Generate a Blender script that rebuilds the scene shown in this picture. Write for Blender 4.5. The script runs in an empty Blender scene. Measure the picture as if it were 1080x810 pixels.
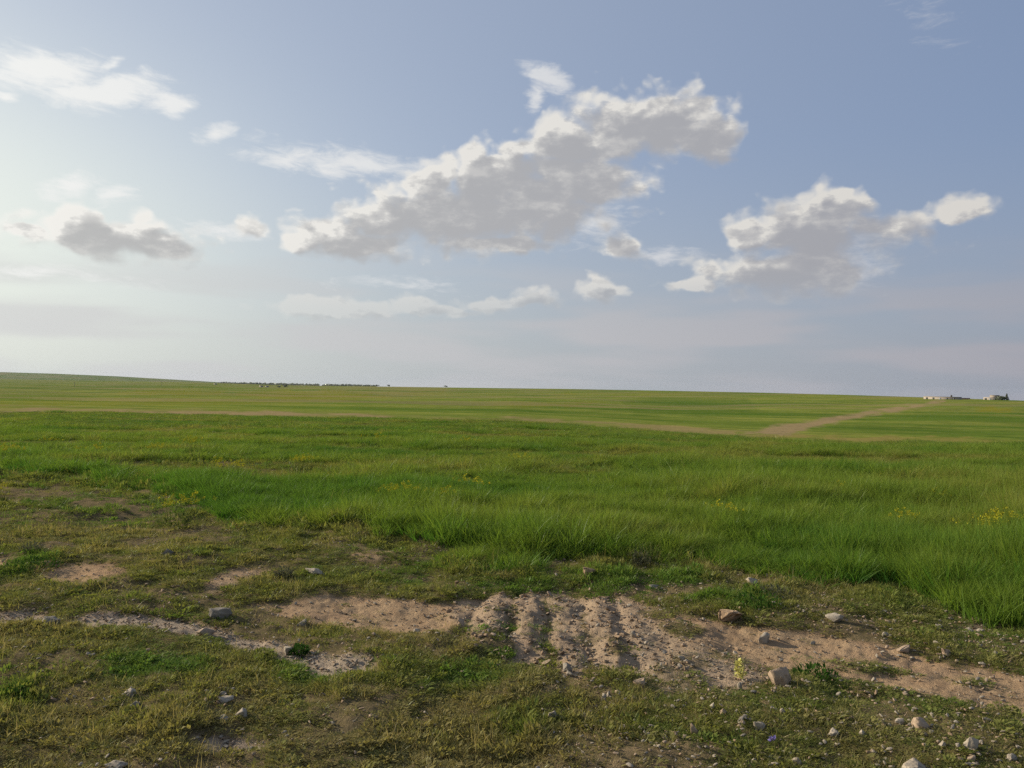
import bpy, bmesh, math, random
import numpy as np
from mathutils import Vector, Matrix

R = math.radians
SC = bpy.context.scene
COL = SC.collection
rng = np.random.default_rng(11)
random.seed(11)

# ------------------------------------------------------------------ camera geometry
F, CX, CY, ROLL, CAMH = 831.0, 540.0, 405.0, 0.0185, 1.6


def uv(px, py):
    """photo pixel -> horizontal / vertical slope of its ray"""
    xc, yc = (np.asarray(px, float) - CX) / F, -(np.asarray(py, float) - CY) / F
    return xc * math.cos(ROLL) - yc * math.sin(ROLL), xc * math.sin(ROLL) + yc * math.cos(ROLL)


def px_of(u, v):
    return CX + F * (u * math.cos(ROLL) + v * math.sin(ROLL)), CY - F * (-u * math.sin(ROLL) + v * math.cos(ROLL))


# ------------------------------------------------------------------ noise
_tab = np.random.default_rng(5).random((256, 256))


def vnoise(x, y):
    x = np.asarray(x, float); y = np.asarray(y, float)
    xi = np.floor(x).astype(int); yi = np.floor(y).astype(int)
    fx = x - xi; fy = y - yi
    fx = fx * fx * fx * (fx * (fx * 6 - 15) + 10); fy = fy * fy * fy * (fy * (fy * 6 - 15) + 10)
    a = _tab[xi & 255, yi & 255]; b = _tab[(xi + 1) & 255, yi & 255]
    c = _tab[xi & 255, (yi + 1) & 255]; d = _tab[(xi + 1) & 255, (yi + 1) & 255]
    return (a * (1 - fx) + b * fx) * (1 - fy) + (c * (1 - fx) + d * fx) * fy


def fbm(x, y, o=4, g=.5):
    s = 0; a = 1.; t = 0
    for i in range(o):
        s = s + a * vnoise(x * 2.03 ** i + 17.3 * i, y * 2.03 ** i + 9.1 * i); t += a; a *= g
    return s / t


def sst(a, b, x):
    t = np.clip((x - a) / (b - a), 0, 1)
    return t * t * (3 - 2 * t)


# ------------------------------------------------------------------ ground plan (polygons read off the photo, laid on the ground)
def flat_ground(pts):
    out = []
    for p in pts:
        u, v = uv(*p); d = CAMH / -v
        out.append((u * d, d))
    return np.array(out)


def polydist(P, x, y):
    """signed distance, positive inside"""
    n = len(P); best = np.full(x.shape, 1e9); ins = np.zeros(x.shape, bool)
    for i in range(n):
        ax, ay = P[i]; bx, by = P[(i + 1) % n]
        dx, dy = bx - ax, by - ay
        t = np.clip(((x - ax) * dx + (y - ay) * dy) / (dx * dx + dy * dy + 1e-9), 0, 1)
        best = np.minimum(best, np.hypot(x - ax - t * dx, y - ay - t * dy))
        c = ((ay > y) != (by > y)) & (x < (bx - ax) * (y - ay) / ((by - ay) if by != ay else 1e-9) + ax)
        ins ^= c
    return np.where(ins, best, -best)


SOIL = [  # (strength, edge softness m, gravel, polygon)
    (1.0, .10, .15, [(258, 634), (300, 627), (345, 621), (400, 626), (475, 634), (500, 650), (475, 664), (430, 667), (375, 661), (335, 653), (286, 646)]),
    (1.0, .16, .5, [(478, 632), (500, 626), (560, 621), (600, 617), (655, 630), (690, 643), (712, 660), (745, 680), (735, 708), (690, 716), (640, 708), (605, 722), (560, 700), (520, 690), (492, 665)]),
    (1.0, .10, .12, [(690, 645), (740, 651), (800, 660), (880, 671), (960, 685), (1010, 695), (1090, 711), (1180, 732), (1180, 772), (1080, 749), (1040, 742), (980, 729), (900, 717), (820, 701), (760, 690), (705, 670)]),
    (1.0, .09, 1.0, [(-40, 647), (60, 648), (130, 644), (200, 653), (270, 668), (330, 679), (385, 690), (395, 713), (320, 706), (270, 690), (200, 672), (130, 662), (60, 660), (-40, 662)]),
    (.85, .25, .1, [(40, 601), (75, 596), (115, 595), (145, 606), (100, 616), (48, 613)]),
    (.8, .15, .3, [(213, 612), (238, 602), (262, 596), (292, 601), (262, 612), (232, 628), (216, 627)]),
    (.9, .15, .1, [(-40, 586), (18, 587), (18, 598), (-40, 602)]),
    (.8, .05, .9, [(185, 787), (235, 778), (285, 773), (305, 784), (262, 800), (215, 806)]),
    (.55, .25, .2, [(350, 581), (440, 575), (462, 584), (372, 592)]),
    (.7, .10, 1.0, [(1000, 660), (1052, 659), (1056, 667), (1008, 670)]),
    (.38, .10, .6, [(600, 790), (690, 782), (760, 800), (720, 830), (610, 825)]),
    (.75, .14, .8, [(648, 690), (740, 678), (830, 705), (790, 728), (690, 735)]),
]
SOIL = [(s, e, g, flat_ground(p)) for s, e, g, p in SOIL]
ISLE = [flat_ground(p) for p in ([(838, 689), (905, 692), (985, 704), (985, 711), (905, 706)], [(1000, 712), (1030, 710), (1050, 717), (1015, 721)],
                                 [(512, 672), (530, 664), (538, 684), (520, 692)], [(636, 676), (650, 670), (662, 690), (650, 698)], [(690, 655), (745, 664), (720, 672)],
                                 [(330, 655), (352, 652), (360, 662), (340, 664)])]
LUSH = [(.55, flat_ground(p)) for p in ([(280, 690), (330, 694), (400, 704), (455, 690), (520, 672), (545, 712), (500, 738), (400, 726), (300, 714)],
                                       [(0, 598), (30, 584), (70, 590), (50, 603), (10, 606)], [(470, 612), (560, 598), (720, 600), (740, 622), (650, 634), (560, 622)],
                                       [(690, 628), (800, 620), (830, 655), (760, 650)], [(100, 700), (180, 690), (210, 705), (130, 722)], [(-30, 700), (22, 705), (28, 745), (-30, 745)],
                                       [(640, 770), (720, 762), (780, 780), (700, 800)], [(480, 660), (560, 650), (570, 692), (520, 700)], [(520, 742), (600, 735), (612, 760), (540, 772)])]
FURROW_C = flat_ground([(574, 655)])[0]


def soil_at(x, y):
    """soil 0..1, gravel 0..1 for near ground"""
    x = np.asarray(x, float); y = np.asarray(y, float)
    s = np.zeros(x.shape); g = np.zeros(x.shape)
    m = (y > 2) & (y < 9.5) & (np.abs(x) < 8)
    if not m.any():
        return s, g
    xx, yy = x[m], y[m]
    j = (fbm(xx * 3.1, yy * 3.1, 4) - .5) * .55
    ss = np.zeros(xx.shape); gg = np.zeros(xx.shape)
    for st, e, gr, P in SOIL:
        d = polydist(P, xx, yy)
        k = st * sst(-e, e, d + j * .55 - .01)
        ss = np.maximum(ss, k); gg = np.maximum(gg, k * gr)
    for P in ISLE:
        ss = ss * (1 - .8 * sst(-.05, .06, polydist(P, xx, yy) + j * .4))
    ss = ss * (1 - .38 * sst(.58, .74, fbm(xx * 2.2 + 40, yy * 2.2, 4)))
    wx = xx - FURROW_C[0] - .03 * (yy - FURROW_C[1]) + (fbm(xx * 2, yy * 1.2, 2) - .5) * .16 + (fbm(xx * 7, yy * 6, 3) - .5) * .07
    gro = (1 - np.abs(np.sin(wx / .265 * math.pi))) ** 2.2 * np.exp(-((wx - .02) / .7) ** 6) * sst(4.1, 4.7, yy) * (1 - sst(6.0, 6.35, yy))
    ss = ss * (1 - .75 * gro * sst(.35, .6, fbm(xx * 3 + 8, yy * 2.4, 3)))
    s[m] = ss; g[m] = gg
    return s, g


def lush_at(x, y):
    l = np.zeros(np.shape(x))
    j = (fbm(x * 2.6 + 7, y * 2.6, 3) - .5) * .5
    for st, P in LUSH:
        l = np.maximum(l, st * sst(-.12, .15, polydist(P, x, y) + j))
    return l


def strip_row(px):
    return np.interp(px, [-300, 0, 200, 400, 560, 700, 790, 1080, 1300], [431, 432.5, 435, 440, 444, 453, 458.5, 467, 474])


# edge of the tall crop, as distance over u
_e = [(-300, 478), (-100, 488), (0, 498), (100, 508), (180, 518), (240, 547), (300, 556), (400, 564), (480, 580), (560, 590), (640, 590), (720, 595), (800, 598), (900, 615),
      (1000, 645), (1080, 653), (1150, 660), (1300, 680)]
_eg = flat_ground(_e)
EDGE_U, EDGE_D = _eg[:, 0] / _eg[:, 1], _eg[:, 1]


def edge_d(x, y):
    return np.interp(x / np.maximum(y, .5), EDGE_U, EDGE_D)


def tall_at(x, y):
    """0 in front of the crop, 1 inside it"""
    e = edge_d(x, y)
    return sst(-.35, .45, y - e + (fbm(x * 1.3, y * 1.3, 3) - .5) * 1.6)


# ------------------------------------------------------------------ terrain height
_xs = np.array([-200, 0, 200, 300, 400, 500, 600, 700, 800, 900, 1000, 1080, 1300.])
_ys = np.array([400, 400, 403.2, 406.2, 407.6, 409, 410.2, 412, 414, 416.6, 419.8, 422.5, 430.])
_cu, _cv = uv(_xs, _ys); CREST_S = -_cv * F
_R = np.exp(np.interp(_cu, [-.65, -.2, .2, .5, .65], np.log([2200, 1600, 900, 520, 430])))


def terrain(x, y):
    x = np.asarray(x, float); y = np.asarray(y, float)
    r = np.hypot(x, y); az = np.arctan2(x, y); lim = R(52)
    azc = np.clip(az, -lim, lim)
    k = np.where(np.abs(az) > lim, (math.pi - np.abs(az)) / (math.pi - lim), 1.)
    yy = r * np.cos(azc); u = np.tan(azc) * k
    e = np.interp(u, [-.65, 0, .19, .65], [36, 36, 43, 52])
    sc = np.interp(u, _cu, CREST_S); rc = np.exp(np.interp(u, _cu, np.log(_R)))
    z60 = CAMH - e / F * 60
    zn = z60 * sst(12, 66, yy)
    ly = np.log(np.maximum(yy, 1.))
    t = np.clip((ly - math.log(60)) / (np.log(rc) - math.log(60)), 0, 3)
    s = e + (sc - e) * np.minimum(t, 1) ** .9
    wob = (fbm(u * 5 + 3, ly * 2.4, 3) - .5) * 5.5
    s = s + wob * sst(0.02, .3, t) * (1 - sst(.75, .98, t))
    past = np.clip(np.log(np.maximum(yy, 1) / rc), 0, 3)
    s = s + past * 7
    hill = np.exp(-((ly - math.log(4800)) / .28) ** 2)
    top = np.interp(u, [-.9, -.66, -.58, -.50, -.42, -.34], [-3.2, -2.7, -2.0, -.4, 2.2, 5])
    s = np.where(yy > rc, s * (1 - hill * (u < -.33)) + hill * (u < -.33) * top, s)
    zf = CAMH - s / F * yy
    b = sst(52, 72, yy)
    z = zn * (1 - b) + zf * b
    # near relief
    near = (r < 22) & (yy > .5)
    if near.any():
        xn, yn = x[near], y[near]
        fade = 1 - sst(14, 22, r[near])
        dz = (fbm(xn * .7, yn * .7, 3) - .5) * .10 + (fbm(xn * 2.6 + 9, yn * 2.6, 4) - .5) * .075 + 0.
        s_, g_ = soil_at(xn, yn)
        dz = dz + (fbm(xn * 13, yn * 13, 3) - .5) * (.024 - .016 * s_)
        dz = dz - .022 * s_ + s_ * (fbm(xn * 24 + 5, yn * 24, 2) - .5) * .014
        # ploughed ridges left by a machine, running away from the viewer
        wx = xn - FURROW_C[0] - .03 * (yn - FURROW_C[1]) + (fbm(xn * 2, yn * 1.2, 2) - .5) * .16 + (fbm(xn * 7, yn * 6, 3) - .5) * .07
        win = np.exp(-((wx - .02) / .66) ** 6) * sst(4.2, 5.0, yn + (fbm(xn * 2.2 + 3, yn * .8, 3) - .5) * 1.1) * (1 - sst(5.9, 6.4, yn + (fbm(xn * 2.6 + 13, yn * .8, 3) - .5) * .8))
        dz = dz + win * ((.025 + .02 * (fbm(xn * 9, yn * 6, 3) - .5)) * (np.abs(np.sin(wx / .265 * math.pi)) * 2 - 1.2) * (.25 + 1.1 * vnoise(xn * 2.1, yn * 1.7)) + .045 * (fbm(xn * 10, yn * 9, 5, .6) - .5) + .012)
        z[near] += dz * fade
    return z


def on_ground(px, py):
    """photo pixel -> point on the terrain"""
    u, v = uv(px, py); d = CAMH / -v
    for _ in range(14):
        z = float(terrain(np.array([u * d]), np.array([d]))[0])
        d = .5 * d + .5 * (CAMH - z) / -v
    z = float(terrain(np.array([u * d]), np.array([d]))[0])
    return Vector((u * d, d, z))


# ------------------------------------------------------------------ helpers
def tag(o, label=None, cat=None, group=None, kind=None):
    if label: o['label'] = label
    if cat: o['category'] = cat
    if group: o['group'] = group
    if kind: o['kind'] = kind
    return o


def mesh_np(name, V, faces, mats=(), parent=None, attrs=None, smooth=False, link=True):
    me = bpy.data.meshes.new(name)
    V = np.asarray(V, np.float32)
    me.vertices.add(len(V)); me.vertices.foreach_set('co', V.ravel())
    if len(faces):
        if isinstance(faces, np.ndarray):
            n, k = faces.shape
            me.loops.add(n * k); me.polygons.add(n)
            me.loops.foreach_set('vertex_index', faces.astype(np.int32).ravel())
            me.polygons.foreach_set('loop_start', np.arange(0, n * k, k, dtype=np.int32))
        else:
            fl = [len(f) for f in faces]
            me.loops.add(sum(fl)); me.polygons.add(len(faces))
            me.loops.foreach_set('vertex_index', np.array([i for f in faces for i in f], np.int32))
            me.polygons.foreach_set('loop_start', np.concatenate([[0], np.cumsum(fl)[:-1]]).astype(np.int32))
        if smooth:
            me.polygons.foreach_set('use_smooth', np.ones(len(me.polygons), bool))
    for k, (ty, a) in (attrs or {}).items():
        at = me.attributes.new(k, ty, 'POINT')
        at.data.foreach_set({'FLOAT': 'value', 'INT': 'value', 'FLOAT_VECTOR': 'vector', 'FLOAT_COLOR': 'color'}[ty], np.asarray(a).ravel())
    me.update(calc_edges=True)
    for m in mats: me.materials.append(m)
    o = bpy.data.objects.new(name, me)
    if link: COL.objects.link(o)
    if parent: o.parent = parent
    return o


class NT:
    """small expression writer for node trees"""
    def __init__(s, t): s.t = t

    def n(s, ty, **kw):
        nd = s.t.nodes.new(ty)
        for k, v in kw.items(): setattr(nd, k, v)
        return nd

    def put(s, sock, v):
        if isinstance(v, bpy.types.NodeSocket): s.t.links.new(v, sock)
        elif isinstance(v, (tuple, list)) and sock.type == 'RGBA' and len(v) == 3: sock.default_value = (*v, 1)
        else: sock.default_value = v

    def m(s, op, a, b=None, c=None, clamp=False):
        nd = s.n('ShaderNodeMath', operation=op, use_clamp=clamp)
        for i, v in enumerate((a, b, c)):
            if v is not None: s.put(nd.inputs[i], v)
        return nd.outputs[0]

    def add(s, a, b): return s.m('ADD', a, b)
    def sub(s, a, b): return s.m('SUBTRACT', a, b)
    def mul(s, a, b): return s.m('MULTIPLY', a, b)
    def mad(s, a, b, c): return s.m('MULTIPLY_ADD', a, b, c)

    def step(s, a, b, x):
        nd = s.n('ShaderNodeMapRange', interpolation_type='SMOOTHSTEP')
        s.put(nd.inputs['Value'], x); nd.inputs['From Min'].default_value = a; nd.inputs['From Max'].default_value = b
        return nd.outputs[0]

    def lin(s, x, a, b, c, d):
        nd = s.n('ShaderNodeMapRange')
        s.put(nd.inputs['Value'], x)
        for k, v in (('From Min', a), ('From Max', b), ('To Min', c), ('To Max', d)): nd.inputs[k].default_value = v
        return nd.outputs[0]

    def mix(s, f, a, b, blend='MIX'):
        nd = s.n('ShaderNodeMix', data_type='RGBA', blend_type=blend)
        s.put(nd.inputs[0], f); s.put(nd.inputs[6], a); s.put(nd.inputs[7], b)
        return nd.outputs[2]

    def noise(s, vec, scale, detail=3., rough=.55, dist=0., color=False):
        nd = s.n('ShaderNodeTexNoise')
        if vec is not None: s.put(nd.inputs['Vector'], vec)
        nd.inputs['Scale'].default_value = scale; nd.inputs['Detail'].default_value = detail
        nd.inputs['Roughness'].default_value = rough; nd.inputs['Distortion'].default_value = dist
        return nd.outputs[1 if color else 0]

    def attr(s, name, ty='GEOMETRY', out='Fac'):
        nd = s.n('ShaderNodeAttribute', attribute_name=name, attribute_type=ty)
        return nd.outputs[out]


def material(name):
    m = bpy.data.materials.new(name); m.use_nodes = True
    t = m.node_tree; t.nodes.clear()
    return m, NT(t)


def out(T, sh):
    o = T.n('ShaderNodeOutputMaterial'); T.t.links.new(sh, o.inputs[0])


def principled(T, col, rough=.9, spec=.2, normal=None):
    b = T.n('ShaderNodeBsdfPrincipled')
    T.put(b.inputs['Base Color'], col); T.put(b.inputs['Roughness'], rough)
    b.inputs['Specular IOR Level'].default_value = spec
    if normal is not None: T.put(b.inputs['Normal'], normal)
    return b.outputs[0]


def bump(T, h, strength, dist):
    nd = T.n('ShaderNodeBump'); T.put(nd.inputs['Height'], h)
    nd.inputs['Strength'].default_value = strength; nd.inputs['Distance'].default_value = dist
    return nd.outputs[0]


def leaf_mat(name, dry, mid, fresh, tipcol, trans=.35, gloss=.12, patch=2.0):
    """plant tissue: colour by how fresh each clump is (tone), by patch of ground, and towards the leaf tip"""
    m, T = material(name)
    tone = T.attr('tone', 'INSTANCER'); tip = T.attr('tip')
    pos = T.n('ShaderNodeNewGeometry').outputs['Position']
    oi = T.n('ShaderNodeObjectInfo').outputs['Random']
    k = T.add(tone, T.mad(T.noise(pos, patch, 3), .5, -.25))
    k = T.add(k, T.mad(oi, .44, -.22))
    c = T.mix(T.step(0., .5, k), dry, mid)
    c = T.mix(T.step(.5, 1., k), c, fresh)
    c = T.mix(T.mul(T.m('POWER', tip, 2.), .45), c, tipcol)
    d = T.n('ShaderNodeBsdfDiffuse'); T.put(d.inputs[0], T.mix(1., c, (1.3, 1.3, 1.3), 'MULTIPLY'))
    tr = T.n('ShaderNodeBsdfTranslucent'); T.put(tr.inputs[0], T.mix(1., c, (2.3, 2.3, 1.3), 'MULTIPLY'))
    mx = T.n('ShaderNodeMixShader'); mx.inputs[0].default_value = trans
    T.t.links.new(d.outputs[0], mx.inputs[1]); T.t.links.new(tr.outputs[0], mx.inputs[2])
    g = T.n('ShaderNodeBsdfGlossy'); g.inputs['Roughness'].default_value = .45; g.inputs[0].default_value = (.9, 1, .85, 1)
    fr = T.n('ShaderNodeFresnel'); fr.inputs[0].default_value = 1.35
    mg = T.n('ShaderNodeMixShader'); T.put(mg.inputs[0], T.mul(fr.outputs[0], gloss))
    T.t.links.new(mx.outputs[0], mg.inputs[1]); T.t.links.new(g.outputs[0], mg.inputs[2])
    out(T, mg.outputs[0])
    return m


# ------------------------------------------------------------------ materials
M_crop = leaf_mat('crop_leaf', (.150, .142, .042), (.088, .138, .021), (.031, .094, .014), (.125, .155, .030), .36, .02, .8)
M_weed = leaf_mat('weed_leaf', (.152, .130, .056), (.112, .120, .035), (.058, .112, .020), (.17, .16, .05), .30, .03, 3.)
M_dry = leaf_mat('dry_leaf', (.27, .21, .11), (.21, .18, .08), (.13, .14, .05), (.32, .26, .14), .3, .02, 3.)


def ground_material():
    m, T = material('ground_soil_and_turf')
    gm = T.n('ShaderNodeAttribute', attribute_name='cover', attribute_type='GEOMETRY')
    sep = T.n('ShaderNodeSeparateColor'); T.t.links.new(gm.outputs['Color'], sep.inputs[0])
    soil, tan, yel = sep.outputs[0], sep.outputs[1], sep.outputs[2]
    far = T.attr('far'); dark = T.attr('dark'); grav = T.attr('gravel')
    pos = T.n('ShaderNodeNewGeometry').outputs['Position']
    n1 = T.noise(pos, 9., 6, .6); n2 = T.noise(pos, 60., 4, .6); n3 = T.noise(pos, 1.6, 4)
    # bare earth
    e = T.mix(T.step(.3, .7, n1), (.28, .185, .105), (.385, .27, .158))
    e = T.mix(T.step(.45, .75, n3), e, (.345, .225, .132))
    e = T.mix(T.mul(T.step(.52, .75, n2), .55), e, (.22, .145, .09))
    e = T.mix(T.mul(T.step(.42, .66, T.noise(pos, 22., 6, .7)), .35), e, (.20, .13, .078))
    e = T.mix(T.mul(grav, .6), e, T.mix(n2, (.22, .19, .155), (.40, .36, .30)))
    vo = T.n('ShaderNodeTexVoronoi'); T.put(vo.inputs['Vector'], pos); vo.inputs['Scale'].default_value = 42.
    grit = T.step(.30, .12, vo.outputs['Distance'])
    sel = T.step(.62, .72, T.noise(pos, 14., 2))
    e = T.mix(T.mul(T.mul(grit, sel), .8), e, (.47, .42, .35))
    # litter and low growth between the plants
    l = T.mix(T.step(.3, .7, n1), (.115, .092, .048), (.185, .140, .078))
    l = T.mix(T.step(.5, .8, n2), l, (.085, .085, .032))
    c = T.mix(T.step(.25, .75, T.add(soil, T.mad(n1, .5, -.25))), l, e)
    # crop land away from the viewer
    vs = T.n('ShaderNodeMapping'); T.put(vs.inputs[0], pos); vs.inputs['Scale'].default_value = (.35, 1., 1.)
    f1 = T.noise(vs.outputs[0], .045, 5, .6); f2 = T.noise(vs.outputs[0], .6, 4, .65); f3 = T.noise(pos, .012, 4, .55)
    g = T.mix(T.step(.36, .62, f1), (.108, .160, .025), (.215, .228, .048))
    vw = T.n('ShaderNodeMapping'); T.put(vw.inputs[0], pos); vw.inputs['Scale'].default_value = (.4, 1., 1.)
    f5 = T.noise(vw.outputs[0], .008, 3, .6)
    g = T.mix(T.mul(T.step(.50, .58, f5), .55), g, (.056, .112, .016)); g = T.mix(T.mul(T.step(.45, .38, f5), .6), g, (.225, .210, .055))
    g = T.mix(T.mul(T.step(.5, .72, f3), .5), g, (.19, .19, .045))
    g = T.mix(T.mul(T.step(.50, .66, f2), .7), g, (.050, .092, .014))
    f4 = T.noise(vs.outputs[0], .17, 5, .7)
    g = T.mix(T.mul(T.step(.54, .66, f4), .65), g, (.046, .085, .014)); g = T.mix(T.mul(T.step(.46, .34, f4), .55), g, (.155, .170, .036))
    g = T.mix(T.mul(dark, .4), g, (.048, .098, .015))
    g = T.mix(yel, g, (.19, .175, .022))
    g = T.mix(tan, g, T.mix(f2, (.235, .172, .085), (.30, .222, .118)))
    c = T.mix(far, c, g)
    h = T.add(T.mul(n1, .6), T.mul(n2, .4))
    h = T.add(h, T.mul(T.noise(pos, 150., 5, .7), .35))
    nb = T.n('ShaderNodeBump'); T.put(nb.inputs['Height'], h); T.put(nb.inputs['Strength'], T.mad(far, -.8, .9)); nb.inputs['Distance'].default_value = .03
    nb2 = T.n('ShaderNodeBump'); T.put(nb2.inputs['Height'], T.add(f2, f1)); T.put(nb2.inputs['Strength'], T.mul(far, .5)); nb2.inputs['Distance'].default_value = .8
    T.put(nb2.inputs['Normal'], nb.outputs[0])
    out(T, principled(T, c, 1., 0., nb2.outputs[0]))
    return m


def stone_material(name, a, b, c):
    m, T = material(name)
    tc = T.n('ShaderNodeTexCoord').outputs['Object']
    oi = T.n('ShaderNodeObjectInfo').outputs['Random']
    off = T.n('ShaderNodeVectorMath', operation='ADD'); T.put(off.inputs[0], tc)
    cb = T.n('ShaderNodeCombineXYZ'); T.put(cb.inputs[0], T.mul(oi, 30.)); T.t.links.new(cb.outputs[0], off.inputs[1])
    n1 = T.noise(off.outputs[0], 18., 6, .62); n2 = T.noise(off.outputs[0], 110., 4, .6)
    k = T.mix(T.step(.35, .65, n1), a, b)
    k = T.mix(T.step(.55, .75, n2), k, c)
    k = T.mix(T.mul(oi, .35), k, c)
    out(T, principled(T, k, .92, .2, bump(T, T.add(n1, T.mul(n2, .5)), .6, .008)))
    return m


M_stone = stone_material('pale_limestone', (.28, .235, .178), (.37, .318, .245), (.20, .17, .13))
M_grey = stone_material('grey_stone', (.18, .157, .128), (.245, .22, .18), (.15, .135, .11))
M_clod = stone_material('earth_clod', (.25, .172, .105), (.33, .235, .148), (.19, .13, .08))
M_brown = stone_material('tan_stone', (.28, .205, .14), (.36, .275, .195), (.20, .145, .10))


def plain(name, col, rough=.85, var=.25, scale=3.):
    m, T = material(name)
    p = T.n('ShaderNodeTexCoord').outputs['Object']
    n = T.noise(p, scale, 4)
    c = T.mix(T.mul(n, var * 2), col, tuple(x * .55 for x in col))
    out(T, principled(T, c, rough, .2))
    return m


# ------------------------------------------------------------------ GROUND
def build_ground():
    az = np.concatenate([np.linspace(-180, -60, 25)[:-1], np.linspace(-60, -44, 17)[:-1], np.linspace(-44, 44, 700), np.linspace(44, 60, 17)[1:], np.linspace(60, 180, 25)[1:-1]])
    rr = [0.]; r = .4
    while r < 6500:
        rr.append(r)
        r *= 1.05 if r < 2.6 else (1.0065 if r < 13 else (1.02 if r < 45 else 1.0125))
    rr = np.array(rr[1:]); A = np.radians(az)
    X = rr[:, None] * np.sin(A)[None]; Y = rr[:, None] * np.cos(A)[None]
    nr, na = X.shape
    x, y = X.ravel(), Y.ravel()
    z = terrain(x, y)
    soil, grav = soil_at(x, y)
    front = y > 1
    u = np.where(front, x / np.maximum(y, 1), 0); v = np.where(front, (z - CAMH) / np.maximum(y, 1), -1)
    px, py = px_of(u, v)
    base = py - (CY + (px - CX) * ROLL)          # px below the true horizon
    rad = np.hypot(x, y)
    far = sst(16, 34, rad)
    wob = (fbm(u * 9, np.log(np.maximum(rad, 1)) * 5 + 30, 3) - .5)
    tan = np.zeros(x.size); yel = np.zeros(x.size); dark = np.zeros(x.size)
    inv = front & (np.abs(u) < 1) & (rad > 40)
    # strip of stubble and bare ground where the crop ends
    strip_y = np.interp(px, [-300, 0, 200, 400, 560, 700, 790, 1080, 1300], [431, 432.5, 435, 440, 444, 453, 458.5, 467, 474])
    st_w = np.interp(px, [0, 400, 700, 800, 1080], [3.6, 3.2, 3.8, 2.5, 3.5])
    band = np.exp(-((py - strip_y + wob * 5 + (fbm(px * .05, py * .4, 3) - .5) * 5) / st_w) ** 4) * inv * (.45 + 1.1 * sst(.38, .6, fbm(px * .03 + 9, py * .25, 4)))
    tan = np.maximum(tan, band * np.interp(px, [0, 300, 600, 760, 820, 1000], [.6, .6, .42, .45, .3, .25]))
    yel = np.maximum(yel, band * np.interp(px, [0, 600, 760, 830, 1080], [0, .2, .35, .6, .6]))

    def pxpoly(P, soft, amp=1.0, jit=3.):
        P = np.array(P, float)
        k = inv & (px > P[:, 0].min() - 30) & (px < P[:, 0].max() + 30) & (py > P[:, 1].min() - 12) & (py < P[:, 1].max() + 12)
        o = np.zeros(x.size)
        o[k] = amp * sst(-soft, soft, polydist(P, px[k], py[k]) + (fbm(px[k] * .07, py[k] * .6, 4) - .5) * jit * 1.6)
        return o
    # dirt track climbing the far slope
    tan = np.maximum(tan, pxpoly([(780, 459), (812, 450), (850, 444.5), (905, 436), (950, 429), (985, 423.5), (996, 423.5), (965, 429.5), (915, 438.5), (872, 448), (846, 455), (830, 459)], 1.8, .95, 4.))
    for P, a in (([(250, 416), (300, 411), (370, 413), (420, 419), (350, 422), (280, 421)], .5), ([(125, 414), (160, 410.5), (240, 412), (230, 416), (150, 417)], .45),
                 ([(1030, 431), (1045, 429.5), (1068, 430), (1066, 434), (1034, 434.5)], .7), ([(395, 414), (470, 412), (470, 415), (400, 417)], .3),
                 ([(600, 414), (760, 414), (700, 417), (560, 417)], .25), ([(0, 424), (160, 421), (330, 424), (200, 428), (0, 428)], .3), ([(520, 425), (640, 424), (600, 429), (500, 429)], .35)):
        yel = np.maximum(yel, pxpoly(P, 1.8, a, 4))
    for P, a in (([(655, 422), (700, 417), (790, 420), (800, 432), (740, 441), (670, 436)], .7), ([(0, 407), (120, 406), (200, 408), (120, 411), (0, 412)], .6),
                 ([(850, 455), (900, 445), (1000, 430), (1090, 432), (1090, 462), (930, 458)], .6), ([(360, 428), (480, 427), (640, 434), (560, 438), (380, 433)], .6), ([(0, 414), (110, 415), (90, 421), (0, 421)], .5)):
        dark = np.maximum(dark, pxpoly(P, 2.5, a, 5))
    tan = np.maximum(tan, pxpoly([(120, 404.5), (200, 405), (170, 407), (110, 406)], 1.2, .25, 3))
    tan = np.maximum(tan, pxpoly([(380, 406), (470, 409), (420, 412), (350, 411)], 1.5, .28, 3))
    tan = np.maximum(tan, inv * .42 * sst(.54, .66, fbm(x * .010, y * .022 + 4, 4)))
    # dry streaks inside the near crop
    k = front & (rad > 14) & (rad < 62)
    dark = np.maximum(dark, sst(2800, 3600, rad) * front)
    tan[k] = np.maximum(tan[k], .5 * sst(.58, .72, fbm(x[k] * .07, y[k] * .22 + 3, 3)))
    V = np.stack([x, y, z], 1)
    V = np.concatenate([V, [[0, 0, float(terrain(np.zeros(1), np.full(1, .01))[0])]]])
    i = np.arange(nr - 1)[:, None] * na; j = np.arange(na)[None]; j2 = (j + 1) % na
    q = np.stack([(i + j), (i + na + j), (i + na + j2), (i + j2)], -1).reshape(-1, 4)
    faces = [tuple(f) for f in q.tolist()]
    c = nr * na
    faces += [(c, k, (k + 1) % na) for k in range(na)]
    ap = lambda a, v0=0.: np.concatenate([a, [v0]])
    cover = np.stack([ap(soil), ap(tan), ap(yel), np.ones(c + 1)], 1)
    o = mesh_np('ground', V, faces, [ground_material()], attrs={'cover': ('FLOAT_COLOR', cover), 'far': ('FLOAT', ap(far)), 'dark': ('FLOAT', ap(dark)), 'gravel': ('FLOAT', ap(grav))}, smooth=True)
    return tag(o, kind='structure')


build_ground()


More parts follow.
